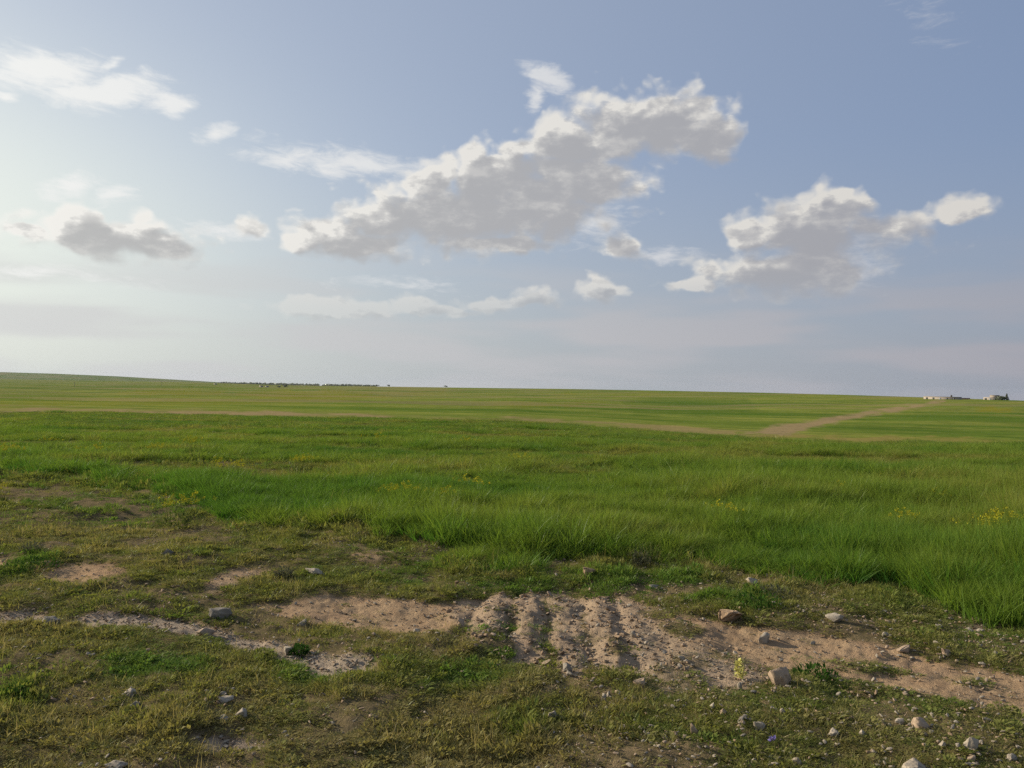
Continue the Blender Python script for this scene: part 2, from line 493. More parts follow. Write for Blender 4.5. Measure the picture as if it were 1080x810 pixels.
# ------------------------------------------------------------------ plants: prototypes of one clump each
def blades(n, rad, L, W, lean, droop, seed, ns=4, lvar=.35):
    g = np.random.default_rng(seed)
    rb = rad * np.sqrt(g.random(n)); ab = g.random(n) * 2 * math.pi
    bx, by = rb * np.cos(ab), rb * np.sin(ab)
    al = ab + g.normal(0, 1.0, n)
    ln = L * (1 - lvar + 2 * lvar * g.random(n)); le = lean * g.random(n) * 1.4; dr = droop * g.random(n) * 1.4
    w = W * (.7 + .6 * g.random(n)); tw = g.random(n) * 2 * math.pi
    V = []; tip = []
    for s in range(ns + 1):
        t = s / ns
        hx = ln * (le * t + dr * t * t); hz = ln * (t - .45 * dr * t * t) * np.sqrt(np.clip(1 - le * le * .4, .2, 1))
        cx, cy = bx + np.cos(al) * hx, by + np.sin(al) * hx
        ww = w * (1 - t) ** .75 * (.6 + .8 * min(t * 3, 1) * .5)
        if s < ns:
            for sg in (-1, 1):
                V.append(np.stack([cx + sg * ww * np.cos(tw) * .5, cy + sg * ww * np.sin(tw) * .5, hz], 1)); tip.append(np.full(n, t))
        else:
            V.append(np.stack([cx, cy, hz], 1)); tip.append(np.ones(n))
    m = len(V); A = np.stack(V, 1).reshape(-1, 3); tp = np.stack(tip, 1).ravel()
    Fc = []
    for b in range(n):
        o = b * m
        for s in range(ns - 1):
            Fc.append((o + 2 * s, o + 2 * s + 1, o + 2 * s + 3, o + 2 * s + 2))
        Fc.append((o + 2 * ns - 2, o + 2 * ns - 1, o + 2 * ns))
    return A, Fc, tp


def leaves(n, rad, size, h, seed, up=.6, asp=.42):
    g = np.random.default_rng(seed)
    V = []; Fc = []; tp = []
    for i in range(n):
        r_ = rad * math.sqrt(g.random()); a = g.random() * 6.283
        p = np.array([r_ * math.cos(a), r_ * math.sin(a), h * g.random() ** 1.3 * (1 - .6 * (r_ / rad) ** 2)])
        d = a + g.normal(0, .9); el = g.normal(up, .45)
        ax = np.array([math.cos(d) * math.cos(el), math.sin(d) * math.cos(el), math.sin(el)])
        sd = np.array([-math.sin(d), math.cos(d), g.normal(0, .35)]); nn = np.cross(ax, sd)
        L = size * (.6 + .8 * g.random()); w = L * asp
        o = len(V)
        V += [p, p + ax * L * .45 + sd * w * .5 + nn * w * .15, p + ax * L * .5 - nn * w * .05, p + ax * L * .45 - sd * w * .5 + nn * w * .15, p + ax * L * .96 - nn * L * .12]
        Fc += [(o, o + 2, o + 1), (o, o + 3, o + 2), (o + 1, o + 2, o + 4), (o + 2, o + 3, o + 4)]
        tp += [0, .5, .4, .5, 1]
    return np.array(V), Fc, np.array(tp)


def join(*parts):
    V = []; Fc = []; tp = []; o = 0
    for v, f, t in parts:
        V.append(v); Fc += [tuple(i + o for i in q) for q in f]; tp.append(t); o += len(v)
    return np.concatenate(V), Fc, np.concatenate(tp)


def proto(coll, name, geo, mat):
    v, f, t = geo
    o = mesh_np(name, v, f, [mat], attrs={'tip': ('FLOAT', t)}, link=False)
    coll.objects.link(o)
    return o


def scatter(name, coll, P, rot, scl, idx, tone, label):
    """one object of kind stuff: uncountable clumps set out on points by geometry nodes"""
    n = len(P)
    o = mesh_np(name, P, [], attrs={'turn': ('FLOAT_VECTOR', rot), 'size': ('FLOAT_VECTOR', scl), 'pick': ('INT', np.asarray(idx, np.int32)), 'tone': ('FLOAT', np.asarray(tone, np.float32))})
    tag(o, kind='stuff'); tag(o, label, name.replace('_', ' '))
    ng = bpy.data.node_groups.new(name + '_scatter', 'GeometryNodeTree')
    ng.interface.new_socket('Geometry', in_out='INPUT', socket_type='NodeSocketGeometry')
    ng.interface.new_socket('Geometry', in_out='OUTPUT', socket_type='NodeSocketGeometry')
    N = ng.nodes.new; Lk = ng.links.new
    gi, go = N('NodeGroupInput'), N('NodeGroupOutput')
    ci = N('GeometryNodeCollectionInfo'); ci.inputs[0].default_value = coll
    ci.inputs['Separate Children'].default_value = True; ci.inputs['Reset Children'].default_value = True
    ip = N('GeometryNodeInstanceOnPoints'); ip.inputs['Pick Instance'].default_value = True

    def na(nm, ty):
        a = N('GeometryNodeInputNamedAttribute'); a.data_type = ty; a.inputs[0].default_value = nm
        return a.outputs[0]
    Lk(gi.outputs[0], ip.inputs['Points']); Lk(ci.outputs[0], ip.inputs['Instance'])
    Lk(na('pick', 'INT'), ip.inputs['Instance Index'])
    er = N('FunctionNodeEulerToRotation'); Lk(na('turn', 'FLOAT_VECTOR'), er.inputs[0]); Lk(er.outputs[0], ip.inputs['Rotation'])
    Lk(na('size', 'FLOAT_VECTOR'), ip.inputs['Scale'])
    Lk(ip.outputs[0], go.inputs[0])
    md = o.modifiers.new('scatter', 'NODES'); md.node_group = ng
    return o


def sample(n, y0, y1, um=.84):
    y = np.sqrt(rng.random(n) * (y1 * y1 - y0 * y0) + y0 * y0)
    x = (rng.random(n) * 2 - 1) * um * y
    return x, y


def turns(n, tilt=.12):
    return np.stack([rng.normal(0, tilt, n), rng.normal(0, tilt, n), rng.random(n) * 6.283], 1)


# ------ crop
C_crop = bpy.data.collections.new('crop_clumps')
for i in range(8):
    proto(C_crop, 'crop_clump', blades(66, .11, 1.0, .0074, .075, .11, 100 + i, 5, .42), M_crop)
for i in range(4):
    proto(C_crop, 'crop_clump', blades(150, .42, 1.0, .020, .14, .26, 140 + i, 3, .45), M_crop)


def crop_height(x, y):
    u = x / np.maximum(y, .5)
    h = np.interp(u, [-.7, -.35, -.1, .2, .45, .7], [.17, .18, .20, .21, .28, .34])
    h = .94 * h * (.55 + .9 * fbm(x * .35 + 20, y * .35, 4))
    e = edge_d(x, y)
    inner = sst(2.5, 7., y - e)
    h = h * (1 - .28 * inner) * (.50 + .50 * sst(-.35, .7, y - e + (fbm(x * 2.3, y * 2.3 + 9, 2) - .5) * 1.2))
    h = h * (.50 + 1.0 * fbm(x * .9 + 50, y * .9, 3)) * (.72 + .56 * fbm(x * 3.1, y * 3.1 + 7, 2))
    # low, grazed streaks
    low = sst(.56, .70, fbm(x * .16 + 5, y * .42 + 8, 3)) * sst(.6, 2.5, y - e)
    return h * (1 - .6 * low), low


def crop_tone(x, y, low):
    t = .46 + 1.35 * (fbm(x * .28, y * .62 + 2, 4) - .5) + .35 * (fbm(x * 1.2 + 4, y * 1.6, 2) - .5)
    return np.clip(t - .32 * low + .34 * sst(4.5, .3, y - edge_d(x, y)), -.1, 1.1)


PP, RR, SS, II, TT = [], [], [], [], []
for n, y0, y1, wide, kind in ((27000, 4.4, 12, .95, 0), (30000, 12, 26, 1.25, 0), (26000, 26, 72, 1.0, 1)):
    x, y = sample(n, y0, y1)
    k = rng.random(n) < tall_at(x, y) * (1. if y1 < 30 else .9)
    if y1 < 30: k &= rng.random(n) < (.42 + .58 * sst(.36, .54, fbm(x * 1.7 + 70, y * 1.7, 3)))
    if y1 > 60:
        qx, qy = px_of(x / y, (terrain(x, y) - CAMH) / y)
        k &= qy > strip_row(qx) + np.interp(qx, [650, 850], [2.5, 6.0]) + 2.5 * (fbm(x * .15, y * .15, 3) - .5)
    x, y = x[k], y[k]
    h, low = crop_height(x, y)
    t = crop_tone(x, y, low)
    if kind: h = h * .85
    drop = rng.random(len(x)) < .45 * low
    x, y, h, t = x[~drop], y[~drop], h[~drop], t[~drop]
    m = len(x)
    hh = .90 * h * np.exp(rng.normal(0, .15, m)); ww = wide * (.8 + .5 * rng.random(m)) * (.75 + .25 * np.minimum(hh / .25, 1.3))
    PP.append(np.stack([x, y, terrain(x, y) - .01], 1)); RR.append(turns(m, .07)); SS.append(np.stack([ww, ww, hh], 1))
    II.append(rng.integers(0, 8, m) if not kind else rng.integers(8, 12, m)); TT.append(t)
scatter('green_wheat', C_crop, np.concatenate(PP), np.concatenate(RR), np.concatenate(SS), np.concatenate(II), np.concatenate(TT), 'young green wheat covering the field up to the bare ground')

# ------ low weeds and turf in front of the crop
C_weed = bpy.data.collections.new('weed_clumps')
for i in range(5):
    proto(C_weed, 'weed_a', blades(60, .055, .030, .0026, .45, .6, 200 + i, 3, .5), M_weed)
for i in range(5):
    proto(C_weed, 'weed_b', leaves(90, .060, .012, .018, 220 + i), M_weed)
for i in range(3):
    proto(C_weed, 'weed_c', join(leaves(48, .065, .025, .032, 240 + i, .65, .45), blades(16, .05, .060, .0028, .4, .4, 250 + i, 3)), M_weed)
for i in range(3):
    proto(C_weed, 'weed_d', join(blades(34, .06, .030, .0020, .7, .5, 270 + i, 3, .5), blades(4, .04, .085, .0028, .5, .3, 280 + i, 3, .4)), M_dry)


def bare_at(x, y):
    return sst(.50, .64, fbm(x * 2.6 + 60, y * 2.6, 5))


def tone_near(x, y):
    t = .26 + .26 * sst(4.4, 5.8, y) + .12 * sst(6.5, 9, y)
    t = t + 1.1 * (fbm(x * .9 + 3, y * .9, 4) - .5) + .5 * (fbm(x * 4, y * 4 + 3, 2) - .5)
    return np.clip(t + lush_at(x, y), -.1, 1.05)


PP, RR, SS, II, TT = [], [], [], [], []
for n, y0, y1, sc in ((26000, 2.3, 5.2, .92), (23000, 5.2, 8.2, 1.1), (20000, 8.2, 17, 1.7)):
    x, y = sample(n, y0, y1)
    s, g = soil_at(x, y); tl = tall_at(x, y)
    bare = bare_at(x, y) * .84
    k = rng.random(n) < (1 - sst(.15, .7, s) * .985) * (1 - .75 * tl) * (1 - bare)
    x, y = x[k], y[k]; m = len(x)
    t = tone_near(x, y); lu = lush_at(x, y)
    s = s[k]
    hgt = .72 * (.15 + 1.7 * fbm(x * 2.5 + 11, y * 2.5, 4) ** 1.3) * (1 + .75 * lu) * (1 - .45 * s)
    hgt = hgt * (1 - .35 * sst(.10, .5, x / y + .15) * sst(6., 5., y))
    near_crop = sst(1.3, .1, edge_d(x, y) - y)
    hgt = hgt * (1 + .9 * near_crop) * (1 + .35 * sst(7.5, 10, y))
    z = rng.random(m)
    pb = np.clip(.25 + .5 * (fbm(x * .8 + 31, y * .8, 3) - .5) + .3 * lu, .05, .8)
    idx = np.where(z < pb, rng.integers(5, 10, m), np.where(z < pb + .16, rng.integers(10, 13, m), np.where((z > .86) & (t < .5), rng.integers(13, 16, m), rng.integers(0, 5, m))))
    w = sc * (.7 + .6 * rng.random(m))
    PP.append(np.stack([x, y, terrain(x, y) - .004], 1)); RR.append(turns(m, .15)); SS.append(np.stack([w, w, w * hgt / max(sc, 1) ** .3], 1)); II.append(idx); TT.append(t)
scatter('ground_weeds', C_weed, np.concatenate(PP), np.concatenate(RR), np.concatenate(SS), np.concatenate(II), np.concatenate(TT), 'low olive and green weeds carpeting the ground in front of the wheat')


# ------------------------------------------------------------------ STONES
def stone_geo(seed, flat=.6, npts=11, bev=.018, sub=2, rough=.08, asp=.75):
    g = random.Random(seed)
    bm = bmesh.new()
    for _ in range(npts):
        v = Vector((g.gauss(0, 1), g.gauss(0, 1), g.gauss(0, 1))).normalized() * (.8 + .2 * g.random())
        bm.verts.new((v.x * .5, v.y * .5 * asp, v.z * .5 * flat))
    r = bmesh.ops.convex_hull(bm, input=bm.verts)
    bmesh.ops.delete(bm, geom=[e for e in r['geom_interior'] if isinstance(e, bmesh.types.BMVert)], context='VERTS')
    bmesh.ops.bevel(bm, geom=list(bm.edges), offset=bev, segments=1, affect='EDGES', clamp_overlap=True)
    bmesh.ops.triangulate(bm, faces=bm.faces)
    if sub:
        bmesh.ops.subdivide_edges(bm, edges=bm.edges, cuts=sub, use_grid_fill=True, smooth=.15)
    bm.normal_update()
    ph = g.random() * 40
    for v in bm.verts:
        n = v.normal
        k = math.sin(v.co.x * 19 + ph) * math.sin(v.co.y * 17 + ph * 2) * math.sin(v.co.z * 23 + ph) + .5 * math.sin(v.co.x * 43 + ph) * math.sin(v.co.y * 47)
        v.co += n * k * rough * .5
    V = np.array([v.co[:] for v in bm.verts]); bm.verts.index_update()
    Fc = [tuple(v.index for v in f.verts) for f in bm.faces]
    bm.free()
    return V, Fc


def stone(px, py, wpx, hpx, label, mat, seed, rot=0., flat=None, name='stone', group=None, tilt=(0, 0), asp=.75):
    """px,py: foot of the stone in the photo; wpx,hpx: its size there"""
    p = on_ground(px, py)
    w = .92 * wpx * p.y / F; h = .88 * hpx * p.y / F
    V, Fc = stone_geo(seed, 1., asp=asp)
    V = V.copy(); lo = V.min(0); hi = V.max(0)
    V = (V - (lo + hi) / 2) / (hi - lo)
    V[:, 0] *= w; V[:, 1] *= w * asp; V[:, 2] *= h * 1.5
    V[:, 2] += h * .36
    o = mesh_np(name, V, Fc, [mat], smooth=False)
    o.location = p; o.rotation_euler = (tilt[0], tilt[1], rot)
    return tag(o, label, 'stone' if name == 'stone' else name.replace('_', ' '), group)


ST = [  # px, foot py, width, height, label, material
    (825, 722, 25, 20, 'largest upright tan stone beside the small yellow plant', M_brown, (.1, -.25)),
    (217, 670, 22, 9, 'smooth oval tan stone on the left gravel strip', M_brown, 0),
    (234, 651, 26, 11, 'grey rounded stone just above the oval tan stone', M_grey, 0),
    (305, 690, 14, 9, 'pale tilted stone at the right end of the left gravel strip', M_stone, (.0, -.35)),
    (283, 690, 15, 7, 'low buff stone left of the pale tilted stone on the gravel strip', M_brown, 0),
    (176, 586, 15, 9, 'dark grey stone standing alone in far left turf', M_grey, 0),
    (333, 605, 25, 6, 'flat pale slab on the turf beyond the big bare earth patch', M_stone, 0),
    (137, 734, 17, 8, 'pale slab in left foreground weeds, rear one of a close pair', M_stone, 0),
    (141, 746, 15, 8, 'greyer slab in left foreground weeds, front one of a close pair', M_grey, 0),
    (235, 733, 11, 4, 'small flat stone at the back of the foreground slab cluster', M_stone, 0),
    (238, 740, 18, 6, 'long flat pale slab in the middle of the foreground slab cluster', M_stone, 0),
    (255.5, 755, 16, 9, 'brightest angular slab at the right of the foreground slab cluster', M_stone, (.15, .1)),
    (234.5, 759, 15, 5, 'low grey slab at the front of the foreground slab cluster', M_grey, 0),
    (258, 707, 16, 5, 'pale slab in green weeds below the left gravel strip', M_stone, 0),
    (52, 658, 22, 8, 'flat grey stone near left edge on the gravel strip', M_grey, 0),
    (123, 812, 25, 9, 'broad pale stone cut by the bottom edge at left', M_stone, 0),
    (264, 791, 9, 4, 'small stone on the grey bare patch at bottom left', M_stone, 0),
    (318, 660, 12, 7, 'greyish stone below the big bare earth patch', M_grey, 0),
    (393, 757, 12, 4, 'small flat tan stone lying alone in the olive foreground turf', M_brown, 0),
    (438, 668, 12, 6, 'pale pebble-like stone at lower edge of the big bare earth patch', M_stone, 0),
    (486, 660, 12, 9, 'reddish clod-like stone at the foot of the leftmost ploughed ridge', M_brown, 0),
    (598, 708, 12, 9, 'grey stone touching a white pebble below the ploughed ridges', M_grey, 0),
    (601, 713, 9, 6, 'white pebble touching a grey stone below the ploughed ridges', M_stone, 0),
    (674, 725, 16, 11, 'tan wedge stone right of the pebble heap', M_brown, (0, .2)),
    (668, 672, 7, 7, 'bright white pebble on the rightmost ploughed ridge', M_stone, 0),
    (690, 620, 12, 4, 'flat grey stone at the wheat edge beyond the ridges', M_grey, 0),
    (793, 617, 14, 8, 'pale stone by the wheat edge above the dark earth clod', M_stone, 0),
    (802, 594, 14, 8, 'pale stone deep at the front of the wheat right of centre', M_stone, 0),
    (805, 677, 15, 10, 'pale knobbly stone on the dirt strip above the upright tan stone', M_stone, 0),
    (719, 696, 10, 5, 'whitish stone left of the small yellow plant', M_stone, 0),
    (780, 727, 6, 9, 'narrow white stone standing under the yellow plant', M_stone, 0),
    (582, 757, 13, 8, 'pale stone in turf below and left of the pebble heap', M_stone, 0),
    (733, 773, 9, 11, 'tall tan stone in the stony foreground below the wedge stone', M_brown, 0),
    (702, 780, 8, 6, 'small pale stone left of the tall tan foreground stone', M_stone, 0),
    (801, 769, 14, 9, 'pale stone above the violet flower', M_stone, 0),
    (781, 766, 10, 7, 'small stone left of the stone above the violet flower', M_brown, 0),
    (751, 749, 7, 8, 'small upright stone in stony turf below the yellow plant', M_stone, 0),
    (763, 753, 8, 6, 'buff stone beside the small upright stone in stony turf', M_brown, 0),
    (880, 655, 20, 8, 'pale jagged stone on reddish earth in front of the wheat', M_stone, 0),
    (933, 671, 10, 5, 'pale stone in weeds above the right dirt strip', M_stone, 0),
    (991, 664, 8, 6, 'small pale stone by the right wheat edge', M_stone, 0),
    (953, 687, 15, 7, 'tan stone at the upper rim of the right dirt strip', M_brown, 0),
    (997, 690, 14, 6, 'long tilted tan stone at the upper rim of the dirt strip', M_brown, (0, .3)),
    (972, 768, 21, 13, 'big tan stone in the right foreground weeds', M_brown, 0),
    (1024, 789, 18, 12, 'pale block-shaped stone near the bottom right corner', M_stone, 0),
    (1023, 803, 13, 7, 'low stone in front of the pale block-shaped stone', M_brown, 0),
    (964, 812, 29, 8, 'broad pale stone cut by the bottom edge at right', M_stone, 0),
    (949, 763, 12, 5, 'flat whitish stone left of the big tan foreground stone', M_stone, 0),
    (879, 777, 13, 9, 'pale stone right of the violet flower', M_stone, 0),
    (910, 775, 9, 6, 'white stone halfway from the violet flower to the big tan stone', M_stone, 0),
    (1040, 761, 14, 6, 'flat pale stone at far right in the foreground weeds', M_stone, 0),
    (994, 788, 8, 7, 'small upright pale stone left of the pale block-shaped stone', M_stone, 0),
    (839, 807, 13, 9, 'pale stone near the bottom edge below the violet flower', M_stone, 0),
    (826, 753, 8, 7, 'pale stone below the large upright tan stone', M_stone, 0),
    (1068, 803, 13, 8, 'pale stone in the bottom right corner', M_stone, 0),
    (1020, 668, 16, 5, 'flat white stone on the small stony patch by the right wheat edge', M_stone, 0),
    (1034, 667, 12, 4, 'smaller flat white stone on the stony patch by the right wheat edge', M_stone, 0),
]
for i, (a, b, w, h, lab, mt, tl) in enumerate(ST):
    stone(a, b, w, h, lab, mt, 300 + i, rot=random.uniform(-.5, .5), tilt=tl if tl else (random.uniform(-.1, .1), random.uniform(-.1, .1)), asp=random.uniform(.6, .85))

stone(770, 655, 28, 13, 'dark rounded earth clod at the wheat side of the dirt strip', M_clod, 401, name='earth_clod', rot=.2)
stone(622, 608, 17, 11, 'brown earth clod in weeds above the ploughed ridges', M_clod, 402, name='earth_clod', rot=1.)

# heap of pebbles
for i in range(13):
    a = random.uniform(0, 6.28); r_ = random.random() ** .5
    stone(645 + 17 * r_ * math.cos(a), 741 + 9 * r_ * math.sin(a), random.uniform(5, 8.5), random.uniform(4, 6.5), 'small pale pebble in the heap below the ploughed ridges', M_stone if i % 3 else M_brown, 430 + i, rot=a,
          group='pebbles heaped below the ploughed ridges', name='pebble')

# small loose stones, nothing tells them apart
GEO = [stone_geo(500 + i, .65, asp=.8) for i in range(7)]
k = 0
for i in range(1600):
    if k >= 225: break
    px = random.uniform(560, 1085) if random.random() < .85 else random.uniform(0, 470)
    py = random.uniform(625, 805)
    if px < 470 and py < 690 and random.random() < .6: continue
    if random.random() > (.25 + .75 * (py - 625) / 180): continue
    p = on_ground(px, py)
    if float(tall_at(np.array([p.x]), np.array([p.y]))[0]) > .1: continue
    s = random.uniform(3.2, 7.5) * p.y / F
    V, Fc = GEO[k % 7]
    side = 'right' if px > 470 else 'left'
    o = mesh_np('small_stone', V * [s * 1.1, s, s], Fc, [(M_stone, M_stone, M_brown, M_grey)[k % 4]])
    o.location = p + Vector((0, 0, s * .28)); o.rotation_euler = (random.uniform(-.4, .4), random.uniform(-.4, .4), random.uniform(0, 6.28))
    tag(o, 'small loose stone scattered in the weedy ground of the %s foreground' % side, 'stone', 'small loose stones in the %s foreground' % side)
    k += 1

# gravel
C_gr = bpy.data.collections.new('gravel_grains')
for i in range(8):
    V, Fc = stone_geo(600 + i, .7, 12, .08, 0, .03)
    C_gr.objects.link(mesh_np('grain', V, Fc, [(M_stone, M_brown, M_stone, M_clod)[i % 4]], link=False))
x, y = sample(90000, 2.3, 8.4, .8)
s, g = soil_at(x, y)
stony = sst(.08, .45, x / y + .12) * .85 + sst(.45, .7, fbm(x * 1.1 + 80, y * 1.1, 3)) * .12
k = rng.random(len(x)) < (g * .75 + s * .12 + .16 * bare_at(x, y) + stony * (1 - s) * .42) * (1 - tall_at(x, y)) * (.5 + fbm(x * 5, y * 5, 2)) * .8
x, y = x[k], y[k]; n = len(x)
fz = np.exp(-((x - FURROW_C[0]) / .75) ** 4) * sst(4.2, 4.6, y) * (1 - sst(6.1, 6.4, y)) * (rng.random(n) < .35)
sz = (1 + .8 * fz) * (.008 + .024 * rng.random(n) ** 2.5 + .014 * (rng.random(n) < .08))
P = np.stack([x, y, terrain(x, y) + sz * .15 + .002 + .007 * (1 - s[k])], 1)
scatter('gravel', C_gr, P, np.stack([rng.normal(0, .3, n), rng.normal(0, .3, n), rng.random(n) * 6.28], 1), np.stack([sz * 1.2, sz, sz * .62], 1), np.where(fz > 0, np.where(rng.random(n) < .75, 3 + 4 * rng.integers(0, 2, n), 1), rng.integers(0, 8, n)), np.zeros(n), 'pale gravel strewn over the bare earth')


# ------------------------------------------------------------------ single plants
def empty(name, loc, label, cat, group=None, rz=0):
    o = bpy.data.objects.new(name, None); COL.objects.link(o)
    o.location = loc; o.rotation_euler = (0, 0, rz); o.empty_display_size = .1
    return tag(o, label, cat, group)


def plant_mat(name, col, tip, trans=.3):
    m, T = material(name)
    t = T.attr('tip'); p = T.n('ShaderNodeNewGeometry').outputs['Position']
    c = T.mix(T.mul(t, .7), col, tip); c = T.mix(T.mul(T.noise(p, 40., 3), .6), c, tuple(v * .55 for v in col))
    d = T.n('ShaderNodeBsdfDiffuse'); T.put(d.inputs[0], c); tr = T.n('ShaderNodeBsdfTranslucent'); T.put(tr.inputs[0], c)
    mx = T.n('ShaderNodeMixShader'); mx.inputs[0].default_value = trans
    T.t.links.new(d.outputs[0], mx.inputs[1]); T.t.links.new(tr.outputs[0], mx.inputs[2]); out(T, mx.outputs[0])
    return m


M_yel = plant_mat('yellowed_leaf', (.60, .56, .17), (.74, .72, .30))
M_mus = plant_mat('mustard_petal', (.42, .40, .03), (.55, .50, .04))
M_stem = plant_mat('green_stem', (.075, .10, .025), (.10, .13, .03))
M_vio = plant_mat('violet_petal', (.16, .10, .42), (.55, .52, .75))
M_leafy = plant_mat('bright_leaf', (.035, .085, .014), (.07, .13, .025))
M_greyleaf = plant_mat('grey_green_leaf', (.10, .105, .06), (.17, .17, .10))

# yellow plant by the tan stone
p = on_ground(781, 716)
sc_ = p.y / F
r0 = empty('yellow_plant', p, 'small bright yellow plant left of the upright tan stone', 'plant')
g = np.random.default_rng(77)
L1 = []
for k in range(9):
    v, f, t = leaves(16, .024 * (1.2 - k / 9), .024, .014, 700 + k, .6, .6)
    v = v + [(-.012 + .016 * (8 - k) / 8 * g.normal(.5, .3)), g.normal(0, .003), .006 + .0105 * k]
    L1.append((v, f, t))
L1.append(tuple((blades(10, .016, .10, .006, .22, .2, 711, 3))))
v, f, t = join(*L1); mesh_np('foliage', v, f, [M_yel], r0, {'tip': ('FLOAT', t)})
v, f, t = blades(4, .004, .07, .006, .05, .05, 720, 3); mesh_np('stem', v, f, [M_stem], r0, {'tip': ('FLOAT', t)})

# violet flower at the bottom
p = on_ground(815.5, 786)
r0 = empty('violet_flower', p, 'tiny violet and white flower in the stony foreground turf', 'flower')
v, f, t = leaves(16, .012, .017, .012, 740, .9, .7); v = v + [0, 0, .022]; mesh_np('petals', v, f, [M_vio], r0, {'tip': ('FLOAT', t)})
v, f, t = blades(9, .014, .034, .004, .4, .3, 741, 3); mesh_np('stem', v, f, [M_stem], r0, {'tip': ('FLOAT', t)})

# leafy weeds that stand out
for i, (a, b, w, h, lab, mt) in enumerate([
        (35, 600, 52, 14, 'dark green leafy weed patch beside the bare earth at far left', M_leafy), (20, 735, 30, 15, 'bright green leafy weed at the left edge of the foreground', M_leafy),
        (299, 609, 17, 13, 'round grey-green weed beside the flat pale slab', M_greyleaf), (34, 582, 24, 11, 'grey-green weed clump at far left beyond the dark leafy weed', M_greyleaf),
        (676, 597, 22, 20, 'pale grey-green thistle standing at the front of the wheat', M_greyleaf), (860, 716, 46, 16, 'dark low weed on the shaded right side of the upright tan stone', M_leafy),
        (800, 640, 46, 22, 'dark green leafy weed right of the dark earth clod', M_leafy), (820, 632, 40, 20, 'pale flowering weed at the wheat edge right of the dark leafy weed', M_greyleaf),
        (316, 690, 20, 10, 'green weed tucked against the pale tilted stone', M_leafy)]):
    p = on_ground(a, b); s = p.y / F
    W, Hh = w * s * .5, h * s
    v, f, t = join(leaves(int(90 + w * 3), W, .030, Hh * .8, 760 + i, .7, .42), blades(26, W * .8, Hh * 1.15, .006, .35, .5, 780 + i, 3))
    o = mesh_np('leafy_weed', v, f, [mt], attrs={'tip': ('FLOAT', t)}); o.location = p
    tag(o, lab, 'weed')

# mustard plants in the crop
def mustard():
    st, fl = [], []
    gg = np.random.default_rng(91)
    for k in range(6):
        v, f, t = blades(3, .008, .30 + .09 * gg.random(), .006, .22, .1, 800 + k, 4, .05)
        q = np.array([gg.normal(0, .11), gg.normal(0, .11), 0]); st.append((v + q, f, t))
        for j in range(3):
            top = v[j * 9 + 8] + q
            a, b, c = leaves(10, .018, .018, .045, 830 + k * 5 + j, .4, .8); fl.append((a + top - [0, 0, .02], b, c))
    st.append(leaves(26, .08, .06, .16, 860, .6, .35))
    return join(*st), join(*fl)


(ms_v, ms_f, ms_t), (mf_v, mf_f, mf_t) = mustard()
first = None
MUS = [(1042, 577, 'right'), (1052, 574, 'right'), (1066, 577, 'right'), (1035, 581, 'right'), (425, 536, 'middle'), (418, 539, 'middle'), (503, 533, 'middle'), (465, 540, 'middle'), (320, 499, 'left'), (313, 501, 'left'),
       (326, 500, 'left'), (233, 508, 'left'), (246, 507, 'left'), (250, 512, 'left'), (190, 558, 'left'), (180, 556, 'left'), (100, 491, 'left'), (55, 479, 'left'), (15, 489, 'left'), (8, 491, 'left'), (3, 534, 'left'), (160, 490, 'left'), (198, 482, 'left'), (205, 481, 'left'),
       (545, 499, 'middle'), (495, 478, 'middle'), (395, 477, 'middle'), (890, 531, 'right'), (997, 541, 'right'), (770, 560, 'right'), (958, 568, 'right')]
for i, (a, b, sd) in enumerate(MUS):
    p = on_ground(a, b)
    lab = {'right': 'flowering yellow mustard in the wheat on the right side of the field', 'middle': 'flowering yellow mustard in the wheat at the middle of the field', 'left': 'flowering yellow mustard in the grass on the left side of the field'}[sd]
    if first is None:
        r0 = empty('mustard_plant', p, lab, 'plant', 'yellow mustard plants on the %s of the field' % sd)
        a1 = mesh_np('stem', ms_v, ms_f, [M_stem], r0, {'tip': ('FLOAT', ms_t)}); a2 = mesh_np('blossom', mf_v, mf_f, [M_mus], r0, {'tip': ('FLOAT', mf_t)})
        first = (r0, a1, a2)
    else:
        r0 = first[0].copy(); COL.objects.link(r0); tag(r0, lab, 'plant', 'yellow mustard plants on the %s of the field' % sd); r0.location = p
        for c in first[1:]:
            d = c.copy(); COL.objects.link(d); d.parent = r0
    r0.rotation_euler.z = random.uniform(0, 6.28)
    s = random.uniform(.8, 1.1) * (1.0 if p.y < 14 else 1.25); r0.scale = (s, s, s * .95)


# ------------------------------------------------------------------ FAR THINGS
M_plaster = plain('pale_plaster', (.30, .265, .22), .85, .15, .6)
M_plaster2 = plain('cream_plaster', (.32, .275, .225), .85, .15, .6)
M_roofm = plain('roof_slab', (.27, .24, .205), .85, .2, .5)
M_red = plain('red_brown_block', (.34, .22, .16), .9, .25, .8)
M_glass = plain('dark_window', (.05, .055, .06), .25, .1, 1.)
M_door = plain('metal_door', (.18, .20, .22), .5, .2, 1.)
M_pole = plain('weathered_pole', (.10, .085, .07), .9, .3, 2.)
M_wood = leaf_mat('wood_leaf', (.085, .095, .065), (.08, .092, .064), (.075, .09, .062), (.09, .10, .07), .2, .1, .05)
M_trunk = plain('bark', (.11, .085, .06), .95, .4, 3.)


def box_geo(cx, cy, z0, w, d, h):
    v = [(cx + sx * w / 2, cy + sy * d / 2, z0 + sz * h) for sz in (0, 1) for sx, sy in ((-1, -1), (1, -1), (1, 1), (-1, 1))]
    f = [(0, 3, 2, 1), (4, 5, 6, 7), (0, 1, 5, 4), (1, 2, 6, 5), (2, 3, 7, 6), (3, 0, 4, 7)]
    return np.array(v), f, np.zeros(8)


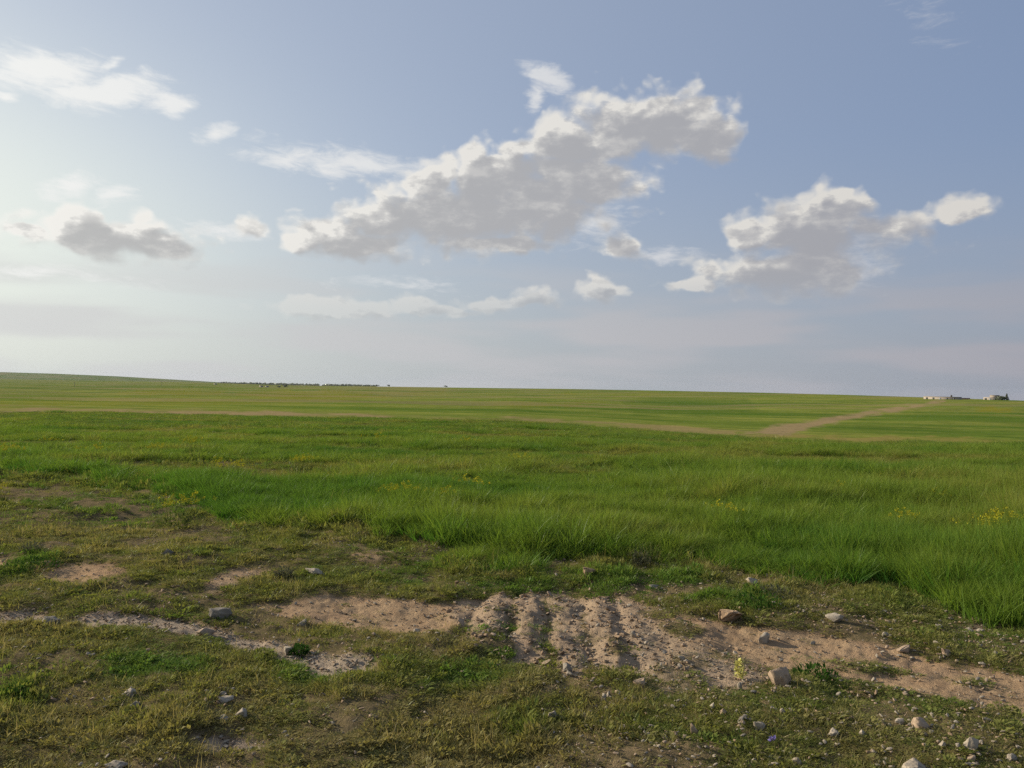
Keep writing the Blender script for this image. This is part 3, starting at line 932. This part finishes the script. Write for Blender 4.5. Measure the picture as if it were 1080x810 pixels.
def far_spot(px, dist, sink=0.):
    u, _ = uv(px, 412)
    x, y = u * dist, dist
    return Vector((x, y, float(terrain(np.array([x]), np.array([y]))[0]) - sink))


def box_part(name, boxes, mat, parent):
    v, f, t = join(*[box_geo(*b) for b in boxes])
    return mesh_np(name, v, f, [mat], parent)


def house(px, dist, w, d, h, label, name='farmhouse', wallm=None, sink=.4, rz=-.95, nwin=3, upper=None):
    r0 = empty(name, far_spot(px, dist, sink), label, 'building', rz=rz)
    bx = [(0, 0, 0, w, d, h)]
    if upper: bx.append((upper[0], 0, h + .003, upper[1], d * .8, upper[2]))
    box_part('wall', bx, wallm or M_plaster, r0)
    box_part('roof', [(0, 0, h + .004, w + .3, d + .3, .18)] if not upper else [(upper[0], 0, h + upper[2] + .006, upper[1] + .3, d * .8 + .3, .18)], M_roofm, r0)
    for i in range(nwin):
        xw = -w / 2 + w * (i + .5) / nwin
        if i == nwin // 2 and nwin > 1:
            box_part('door', [(xw, -d / 2 - .02, .02, 1.0, .05, 2.1)], M_door, r0)
        else:
            wf = box_part('window', [(xw, -d / 2 - .02, 1.1, 1.1, .05, 1.1)], M_glass, r0)
            box_part('sill', [(xw, -d / 2 - .07, 1.0, 1.3, .14, .09)], M_roofm, wf)
    return r0


def z_for(px, py, dist):
    """height at which a point at that distance shows at photo row py"""
    _, v = uv(px, py)
    return CAMH + float(v) * dist


def crown_geo(w, d, h, n, leaf, seed, cone=False):
    g = np.random.default_rng(seed)
    V, Fc, tp = [], [], []
    lob = [(g.normal(0, .25), g.normal(0, .25), .25 + .6 * g.random(), .30 + .25 * g.random()) for _ in range(7)]
    for i in range(n):
        if cone:
            z = g.random(); a = g.random() * 6.283; r_ = (1 - z) ** .8 * .5 * math.sqrt(g.random()) * (.8 + .4 * math.sin(a * 3 + z * 9))
            p = np.array([r_ * math.cos(a) * w, r_ * math.sin(a) * d, z * h])
        else:
            l = lob[int(g.integers(0, 7))]; q = g.normal(0, 1, 3); q = q / np.linalg.norm(q) * l[3] * (g.random() ** .33)
            p = np.array([(l[0] + q[0]) * w * .8, (l[1] + q[1]) * d * .8, max(.05, l[2] + q[2] * .8) * h * .9])
        a_ = g.normal(0, 1, 3); a_ /= np.linalg.norm(a_); b_ = np.cross(a_, g.normal(0, 1, 3)); b_ /= np.linalg.norm(b_)
        s = leaf * (.6 + .8 * g.random()); o = len(V)
        V += [p - a_ * s, p + b_ * s * .6, p + a_ * s, p - b_ * s * .6]; Fc.append((o, o + 1, o + 2, o + 3)); tp += [.2, .5, 1, .5]
    return np.array(V), Fc, np.array(tp)


def tree(px, dist, w, h, label, name='round_tree', cone=False, group=None, sink=0., n=700):
    p = far_spot(px, dist, sink)
    r0 = empty(name, p, label, 'tree', group)
    v, f, t = crown_geo(w, w, h * (.85 if not cone else .95), n, w * .09, int(px * 7), cone); v = v + [0, 0, h * (.12 if not cone else .06)]
    mesh_np('crown', v, f, [M_wood], r0, {'tip': ('FLOAT', t)})
    k = 7; V = []; Fc = []
    for lv, (z, rr_) in enumerate(((-.3, .05), (.25, .035), (.7, .015))):
        V += [(math.cos(i * 6.283 / k) * rr_ * h, math.sin(i * 6.283 / k) * rr_ * h, z * h) for i in range(k)]
    for lv in range(2):
        Fc += [(lv * k + i, lv * k + (i + 1) % k, (lv + 1) * k + (i + 1) % k, (lv + 1) * k + i) for i in range(k)]
    mesh_np('trunk', V, Fc, [M_trunk], r0)
    return r0


def rise(o, px, py_top, dist, h):
    """seat a far building so that its top clears the crest as in the photo; the ground there is nearly level"""
    o.location.z = z_for(px, py_top, dist) - h
    return o


# farm on the right-hand crest
rise(house(994, 455, 19, 5, 2.6, 'long low pale shed on the right skyline at the top of the track', 'low_shed', M_plaster2, nwin=5), 994, 418.3, 455, 2.8)
r0 = empty('block_wall', far_spot(1014, 455), 'low reddish brown block wall right of the long pale shed', 'wall')
box_part('wall_body', [(0, 0, 0, 10, .3, 1.9)], M_red, r0); box_part('coping', [(0, 0, 1.903, 10.1, .4, .1)], M_red, r0)
rise(r0, 1014, 419.6, 455, 2.0)
r0 = empty('water_tank', far_spot(1003.5, 457), 'small dark tank above the right end of the long pale shed', 'tank')
k = 12
V = [(math.cos(i * 6.283 / k) * .45, math.sin(i * 6.283 / k) * .45, z) for z in (0, .9) for i in range(k)] + [(math.cos(i * 6.283 / k) * .2, math.sin(i * 6.283 / k) * .2, 1.08) for i in range(k)]
mesh_np('tank_shell', V, [tuple((lv * k + i, lv * k + (i + 1) % k, (lv + 1) * k + (i + 1) % k, (lv + 1) * k + i)) for lv in range(2) for i in range(k)] + [tuple(range(2 * k, 3 * k))], [M_pole], r0)
box_part('stand', [(sx * .3, sy * .3, -3, .1, .1, 3) for sx in (-1, 1) for sy in (-1, 1)], M_pole, r0)
rise(r0, 1003.5, 416.6, 457, 1.08)
rise(house(1046, 445, 7.0, 4, 2.7, 'cream flat roofed house with stepped upper room beside dark trees on the right skyline', 'farmhouse', M_plaster2, nwin=3, upper=(1.5, 3.8, 1.1), rz=-.9), 1046, 416.6, 445, 4.0)
tree(1054.5, 440, 5.0, 3.4, 'dark broad tree right of the cream house on the skyline', 'round_tree', sink=.9)
tree(1062, 441, 2.6, 4.2, 'dark pointed cypress at the right end of the farm', 'cypress_tree', cone=True, sink=.6)
# tiny steads on the far plain at left
for px, d, w, h, top, lab in ((227, 1500, 7, 3, 404.4, 'tiny pale shed left of the far dark tree belt'), (275.5, 1250, 6, 3, 406.6, 'tiny pale shed in front of the far tree belt, left of a pair'), (281.5, 1250, 5, 2.6, 407.0, 'tiny pale shed in front of the far tree belt, right of a pair')):
    rise(house(px, d, w, 4, h, lab, 'field_shed', M_plaster, nwin=2), px, top, d, h + .2)
for px, d, w, h, lab in ((294, 1200, 5, 3.6, 'small dark tree on the left plain beside the sheds'), (301, 1230, 6.5, 5, 'larger dark tree on the left plain right of the small tree'), (397, 1500, 6, 4, 'lone dark bush on the far skyline left of centre'),
                         (410, 1500, 5, 3.5, 'second small bush on the far skyline right of the lone bush'), (470, 1350, 5, 3.6, 'small tree on the skyline near the middle of the picture')):
    tree(px, d, w, h, lab, 'round_tree', n=300)


def pole(px, dist, h, label):
    r0 = empty('utility_pole', far_spot(px, dist), label, 'pole', 'utility poles on the left plain')
    k = 8
    V = [(math.cos(i * 6.283 / k) * rr_, math.sin(i * 6.283 / k) * rr_, z) for z, rr_ in ((-.4, .2), (h, .13)) for i in range(k)]
    mesh_np('post', V, [(i, (i + 1) % k, k + (i + 1) % k, k + i) for i in range(k)] + [tuple(range(k, 2 * k))], [M_pole], r0)
    box_part('crossarm', [(0, -.2, h - .9, 2.2, .14, .16)], M_pole, r0)
    for sx in (-1, 0, 1): box_part('insulator', [(sx * .95, -.2, h - .737, .12, .12, .28)], M_pole, r0)


pole(78.5, 900, 6.0, 'dark utility pole on the far left slope')
pole(170.5, 1100, 6.5, 'thin utility pole on the plain between the far left slope and the sheds')

# far dark tree belt behind the crest
V, Fc, tp = [], [], []
g = np.random.default_rng(321); parts = []
for x0, x1, top, d in ((231, 302, 403.3, 2900), (300, 336, 404.7, 2900), (342, 394, 405.3, 2700)):
    for px in np.arange(x0, x1, .9):
        h = 13 + g.normal(0, .3); w = 17
        v, f, t = crown_geo(w, w, h, 45, 3.4, int(px * 10))
        u, vv = uv(px, top + (px - x0) / 75 * 1.3 + g.normal(0, .06)); dd = d + g.normal(0, 25)
        parts.append((v + [float(u) * dd, dd, CAMH + float(vv) * dd - h * .95], f, t))
v, f, t = join(*parts)
o = mesh_np('far_wood', v, f, [M_wood], attrs={'tip': ('FLOAT', t)}); tag(o, 'long dark bluish tree belt along the far skyline at left', 'wood', kind='stuff')

# ------------------------------------------------------------------ HAZE
m, T = material('pale_air')
pv = T.n('ShaderNodeVolumePrincipled'); pv.inputs['Density'].default_value = .000035
pv.inputs['Color'].default_value = (.52, .58, .70, 1); pv.inputs['Anisotropy'].default_value = .2
mo = T.n('ShaderNodeOutputMaterial'); T.t.links.new(pv.outputs[0], mo.inputs['Volume'])
zmin = float(min(v.co.z for v in bpy.data.objects['ground'].data.vertices))
v, f, t = box_geo(0, 0, zmin - 1, 13400, 13400, 34 - zmin)
o = mesh_np('haze', v, f, [m]); tag(o, kind='stuff')

# ------------------------------------------------------------------ SKY
SUN_AZ, SUN_EL = -66.0, 19.0
BG, EXPO = .075, 0.5
W = bpy.data.worlds.new('World'); SC.world = W; W.use_nodes = True
W.node_tree.nodes.clear(); T = NT(W.node_tree)
sky = T.n('ShaderNodeTexSky', sky_type='NISHITA'); sky.sun_disc = False
sky.sun_elevation = R(SUN_EL); sky.sun_rotation = R(SUN_AZ); sky.air_density = 1.0; sky.dust_density = 1.6; sky.ozone_density = 1.2; sky.altitude = 600
inc = T.n('ShaderNodeTexCoord').outputs['Generated']
sx = T.n('ShaderNodeSeparateXYZ'); T.t.links.new(inc, sx.inputs[0])
AZ = T.mul(T.m('ARCTAN2', sx.outputs[0], sx.outputs[1]), 180 / math.pi)
EL = T.mul(T.m('ARCSINE', sx.outputs[2]), 180 / math.pi)
UN = 1 / (BG * 2 ** EXPO)


def lin(r_, g_, b_):
    f_ = lambda c: ((c / 255 + .055) / 1.055) ** 2.4 if c > 10 else c / 255 / 12.92
    return tuple(f_(c) * UN for c in (r_, g_, b_))


def ell(px, py, rx, ry, ang=0., s=1.):
    u, v = uv(px, py); u, v = float(u), float(v)
    az = math.degrees(math.atan2(u, 1)); el = math.degrees(math.atan2(v, math.hypot(1, u)))
    k = 180 / math.pi / F
    return az, el, rx * k / (1 + u * u) * 1.0, ry * k / math.sqrt(1 + u * u), R(ang), s


def field(a, e, E):
    """union of ellipses: 1 in their hearts, 0 on their rims, below outside"""
    D = None
    for az, el, rx, ry, an, s in E:
        c, sn = math.cos(an), math.sin(an)
        X = T.mad(a, c / rx, (-az * c - el * -sn) / rx); X = T.mad(e, -sn / rx, X)
        Y = T.mad(a, sn / ry, (-az * sn - el * c) / ry); Y = T.mad(e, c / ry, Y)
        q = T.mad(Y, Y, T.mul(X, X))
        d = T.mad(T.m('SQRT', q), -s, s)
        D = d if D is None else T.m('SMOOTH_MAX', D, d, .18)
    return D


def vec(a, e, z=0.):
    c = T.n('ShaderNodeCombineXYZ'); T.put(c.inputs[0], a); T.put(c.inputs[1], e); c.inputs[2].default_value = z
    return c.outputs[0]


CUM = [ell(*p) for p in (
    # left cloud
    (125, 250, 92, 24), (82, 238, 44, 26), (165, 256, 48, 20), (32, 246, 24, 7), (102, 226, 14, 9, 0, .7), (150, 228, 16, 8, 0, .55),
    # small one and its link to the main bank
    (262, 240, 20, 12, 0, .7), (315, 252, 30, 9, 0, .7),
    # main bank
    (480, 226, 125, 38, -6), (520, 190, 60, 32), (350, 248, 60, 16), (372, 257, 78, 17), (405, 232, 44, 20), (560, 220, 105, 42, -8), (625, 196, 50, 26), (530, 258, 62, 11), (497, 166, 22, 14), (545, 164, 22, 14), (455, 190, 40, 20, -20),
    (600, 150, 46, 32), (650, 138, 55, 36), (700, 132, 62, 34), (745, 144, 42, 26), (600, 178, 60, 24),
    # small white one
    (664, 262, 22, 15, 0, .8),
    # right cumulus
    (790, 246, 30, 16), (872, 224, 42, 30), (838, 244, 48, 32), (820, 288, 92, 24), (862, 262, 52, 44), (728, 301, 36, 9), (880, 290, 26, 22), (884, 208, 22, 14),
    (935, 240, 62, 20, 0, .55), (1022, 222, 27, 13, 0, .85),
    # low row
    (350, 327, 66, 10, 0, .95), (432, 321, 26, 9, 0, .8), (520, 320, 40, 9, 0, .8), (566, 314, 32, 11, 0, .8), (470, 327, 60, 6, 0, .7), (632, 309, 26, 12), (629, 299, 10, 8),
)]
WISP = [ell(*p) for p in (
    (42, 76, 72, 24, -8, .9), (118, 96, 74, 20, -17), (176, 108, 34, 15, -15, .9), (108, 66, 30, 5, -28, .55), (8, 104, 16, 8, 0, .7), (224, 144, 24, 8, -22, .6),
    (70, 194, 40, 15, -28, .85), (118, 203, 28, 9, -5, .7), (370, 171, 100, 15, 2, .75), (300, 168, 36, 10, 0, .5), (578, 84, 27, 15, 32, .9), (561, 103, 11, 15, 0, .8),
    (985, 14, 18, 8, 50, .12), (700, 268, 30, 7, 0, .42), (230, 243, 50, 8, 0, .45), (640, 232, 30, 18, -35, .35), (905, 268, 30, 30, 0, .35), (40, 288, 90, 8, 0, .35), (420, 300, 60, 6, 0, .3),
)]
# wandering of the outlines
wv = T.noise(vec(AZ, T.mul(EL, 1.3), 3.), .22, 4, .55, color=True)
ws = T.n('ShaderNodeSeparateColor'); T.t.links.new(wv, ws.inputs[0])
A1 = T.add(AZ, T.mad(ws.outputs[0], 3.6, -1.8)); E1 = T.add(EL, T.mad(ws.outputs[1], 2.2, -1.1))


def cumulus(a, e, a0, e0):
    f1 = T.noise(vec(a0, T.mul(e0, 1.25), 7.), .5, 6, .50)
    d = field(a, e, CUM)
    def puff(sc):
        vo = T.n('ShaderNodeTexVoronoi', feature='SMOOTH_F1', voronoi_dimensions='2D')
        T.put(vo.inputs['Vector'], vec(a, T.mul(e, 1.3))); vo.inputs['Scale'].default_value = sc; vo.inputs['Smoothness'].default_value = .5
        return vo.outputs['Distance']
    n_ = T.mad(f1, .95, -.29); n_ = T.add(n_, T.mad(puff(.42), -.70, .32)); n_ = T.add(n_, T.mad(puff(1.0), -.40, .18))
    core = T.step(.12, .62, d)
    d = T.add(T.mad(core, .30, d), T.mul(n_, T.mad(core, -.45, 1.)))
    return d


D0 = cumulus(A1, E1, AZ, EL)
OFA, OFE = -.80, 1.0        # towards the sun
D1 = cumulus(T.add(A1, OFA), T.add(E1, OFE), T.add(AZ, OFA), T.add(EL, OFE))
lit = T.m('SUBTRACT', 1., T.step(-.38, .92, D1))
low = T.noise(vec(T.mul(AZ, .8), T.mul(EL, 1.6), 21.), .45, 6, .62)
lit = T.m('ADD', T.mul(lit, T.mad(low, 1.2, .40)), T.mul(T.step(.40, .68, low), .60), clamp=True)
thick = T.step(.10, .75, D0)
alpha_c = T.m('DIVIDE', D0, T.mad(lit, -.38, .98), clamp=True)
alpha_c = T.step(0., 1., alpha_c)
fw = T.noise(vec(T.mad(EL, .55, AZ), T.mul(EL, 3.2), 1.), .42, 8, .66, .4)
DW = T.add(field(A1, E1, WISP), T.mad(fw, 1.7, -.80))
alpha_w = T.mul(T.step(-.12, .75, DW), .92)

# nearness to the sun's side of the sky
side = T.lin(AZ, -42., 36., 1., 0.)
nis = sky.outputs[0]
base = T.mix(.66, nis, T.mix(side, lin(140, 158, 191), lin(196, 205, 220)))
glow = T.mul(T.m('EXPONENT', T.mul(T.add(T.m('POWER', T.m('DIVIDE', T.add(AZ, 44.), 24.), 2.), T.m('POWER', T.m('DIVIDE', T.sub(EL, 9.), 11.), 2.)), -1.)), .8)
hz_l, hz_r = lin(206, 211, 207), lin(152, 157, 168)
hcol = T.mix(side, hz_r, hz_l)
band = T.m('POWER', T.m('SUBTRACT', 1., T.m('DIVIDE', T.m('MAXIMUM', EL, 0.), 17., clamp=True), clamp=True), 1.4)
base = T.mix(T.mul(band, .92), base, hcol)
base = T.mix(glow, base, lin(246, 251, 238))
# even stratus streaks low down
st = T.noise(vec(T.mul(AZ, .16), EL, 9.), .42, 2.5, .5)
base = T.mix(T.mul(T.mul(T.step(.40, .62, st), .85), T.step(11., 3., EL)), base, T.mix(side, lin(164, 163, 172), lin(218, 219, 217)))

white = T.mix(side, lin(219, 215, 208), lin(252, 250, 244)); grey = T.mix(side, lin(157, 158, 166), lin(190, 190, 188))
cc = T.mix(T.mul(thick, T.sub(1., T.mul(lit, .9))), T.mix(lit, grey, white), grey)
cc = T.mix(T.mul(T.step(9.5, 4., EL), .45), cc, hcol)
c1 = T.mix(alpha_w, base, T.mix(side, lin(190, 193, 202), lin(250, 250, 246)))
c2 = T.mix(T.mul(alpha_c, T.mad(T.step(8.5, 4.5, EL), -.40, .97)), c1, cc)
bgn = T.n('ShaderNodeBackground'); T.put(bgn.inputs[0], c2); bgn.inputs[1].default_value = BG
wo = T.n('ShaderNodeOutputWorld'); T.t.links.new(bgn.outputs[0], wo.inputs[0])
W.cycles.sampling_method = 'MANUAL'; W.cycles.sample_map_resolution = 512

# ------------------------------------------------------------------ SUN
L = bpy.data.lights.new('sun', 'SUN'); L.energy = 5.0; L.angle = R(.5); L.color = (1, .88, .70)
so = bpy.data.objects.new('sun', L); COL.objects.link(so)
d = Vector((math.sin(R(SUN_AZ)) * math.cos(R(SUN_EL)), math.cos(R(SUN_AZ)) * math.cos(R(SUN_EL)), math.sin(R(SUN_EL))))
so.rotation_euler = d.to_track_quat('Z', 'Y').to_euler(); so.location = (-30, 15, 30)

# ------------------------------------------------------------------ CAMERA
cam = bpy.data.cameras.new('camera'); cam.sensor_width = 36; cam.lens = 36 * F / 1080; cam.clip_start = .05; cam.clip_end = 30000
co = bpy.data.objects.new('camera', cam); COL.objects.link(co)
c, s = math.cos(ROLL), math.sin(ROLL)
co.matrix_world = Matrix(((c, -s, 0, 0), (0, 0, -1, 0), (s, c, 0, CAMH), (0, 0, 0, 1)))
SC.camera = co

SC.view_settings.view_transform = 'Standard'; SC.view_settings.look = 'None'
SC.view_settings.exposure = EXPO; SC.view_settings.gamma = 1
SC.cycles.max_bounces = 6; SC.cycles.diffuse_bounces = 3; SC.cycles.glossy_bounces = 2; SC.cycles.transmission_bounces = 4; SC.cycles.volume_bounces = 0
SC.cycles.use_denoising = False
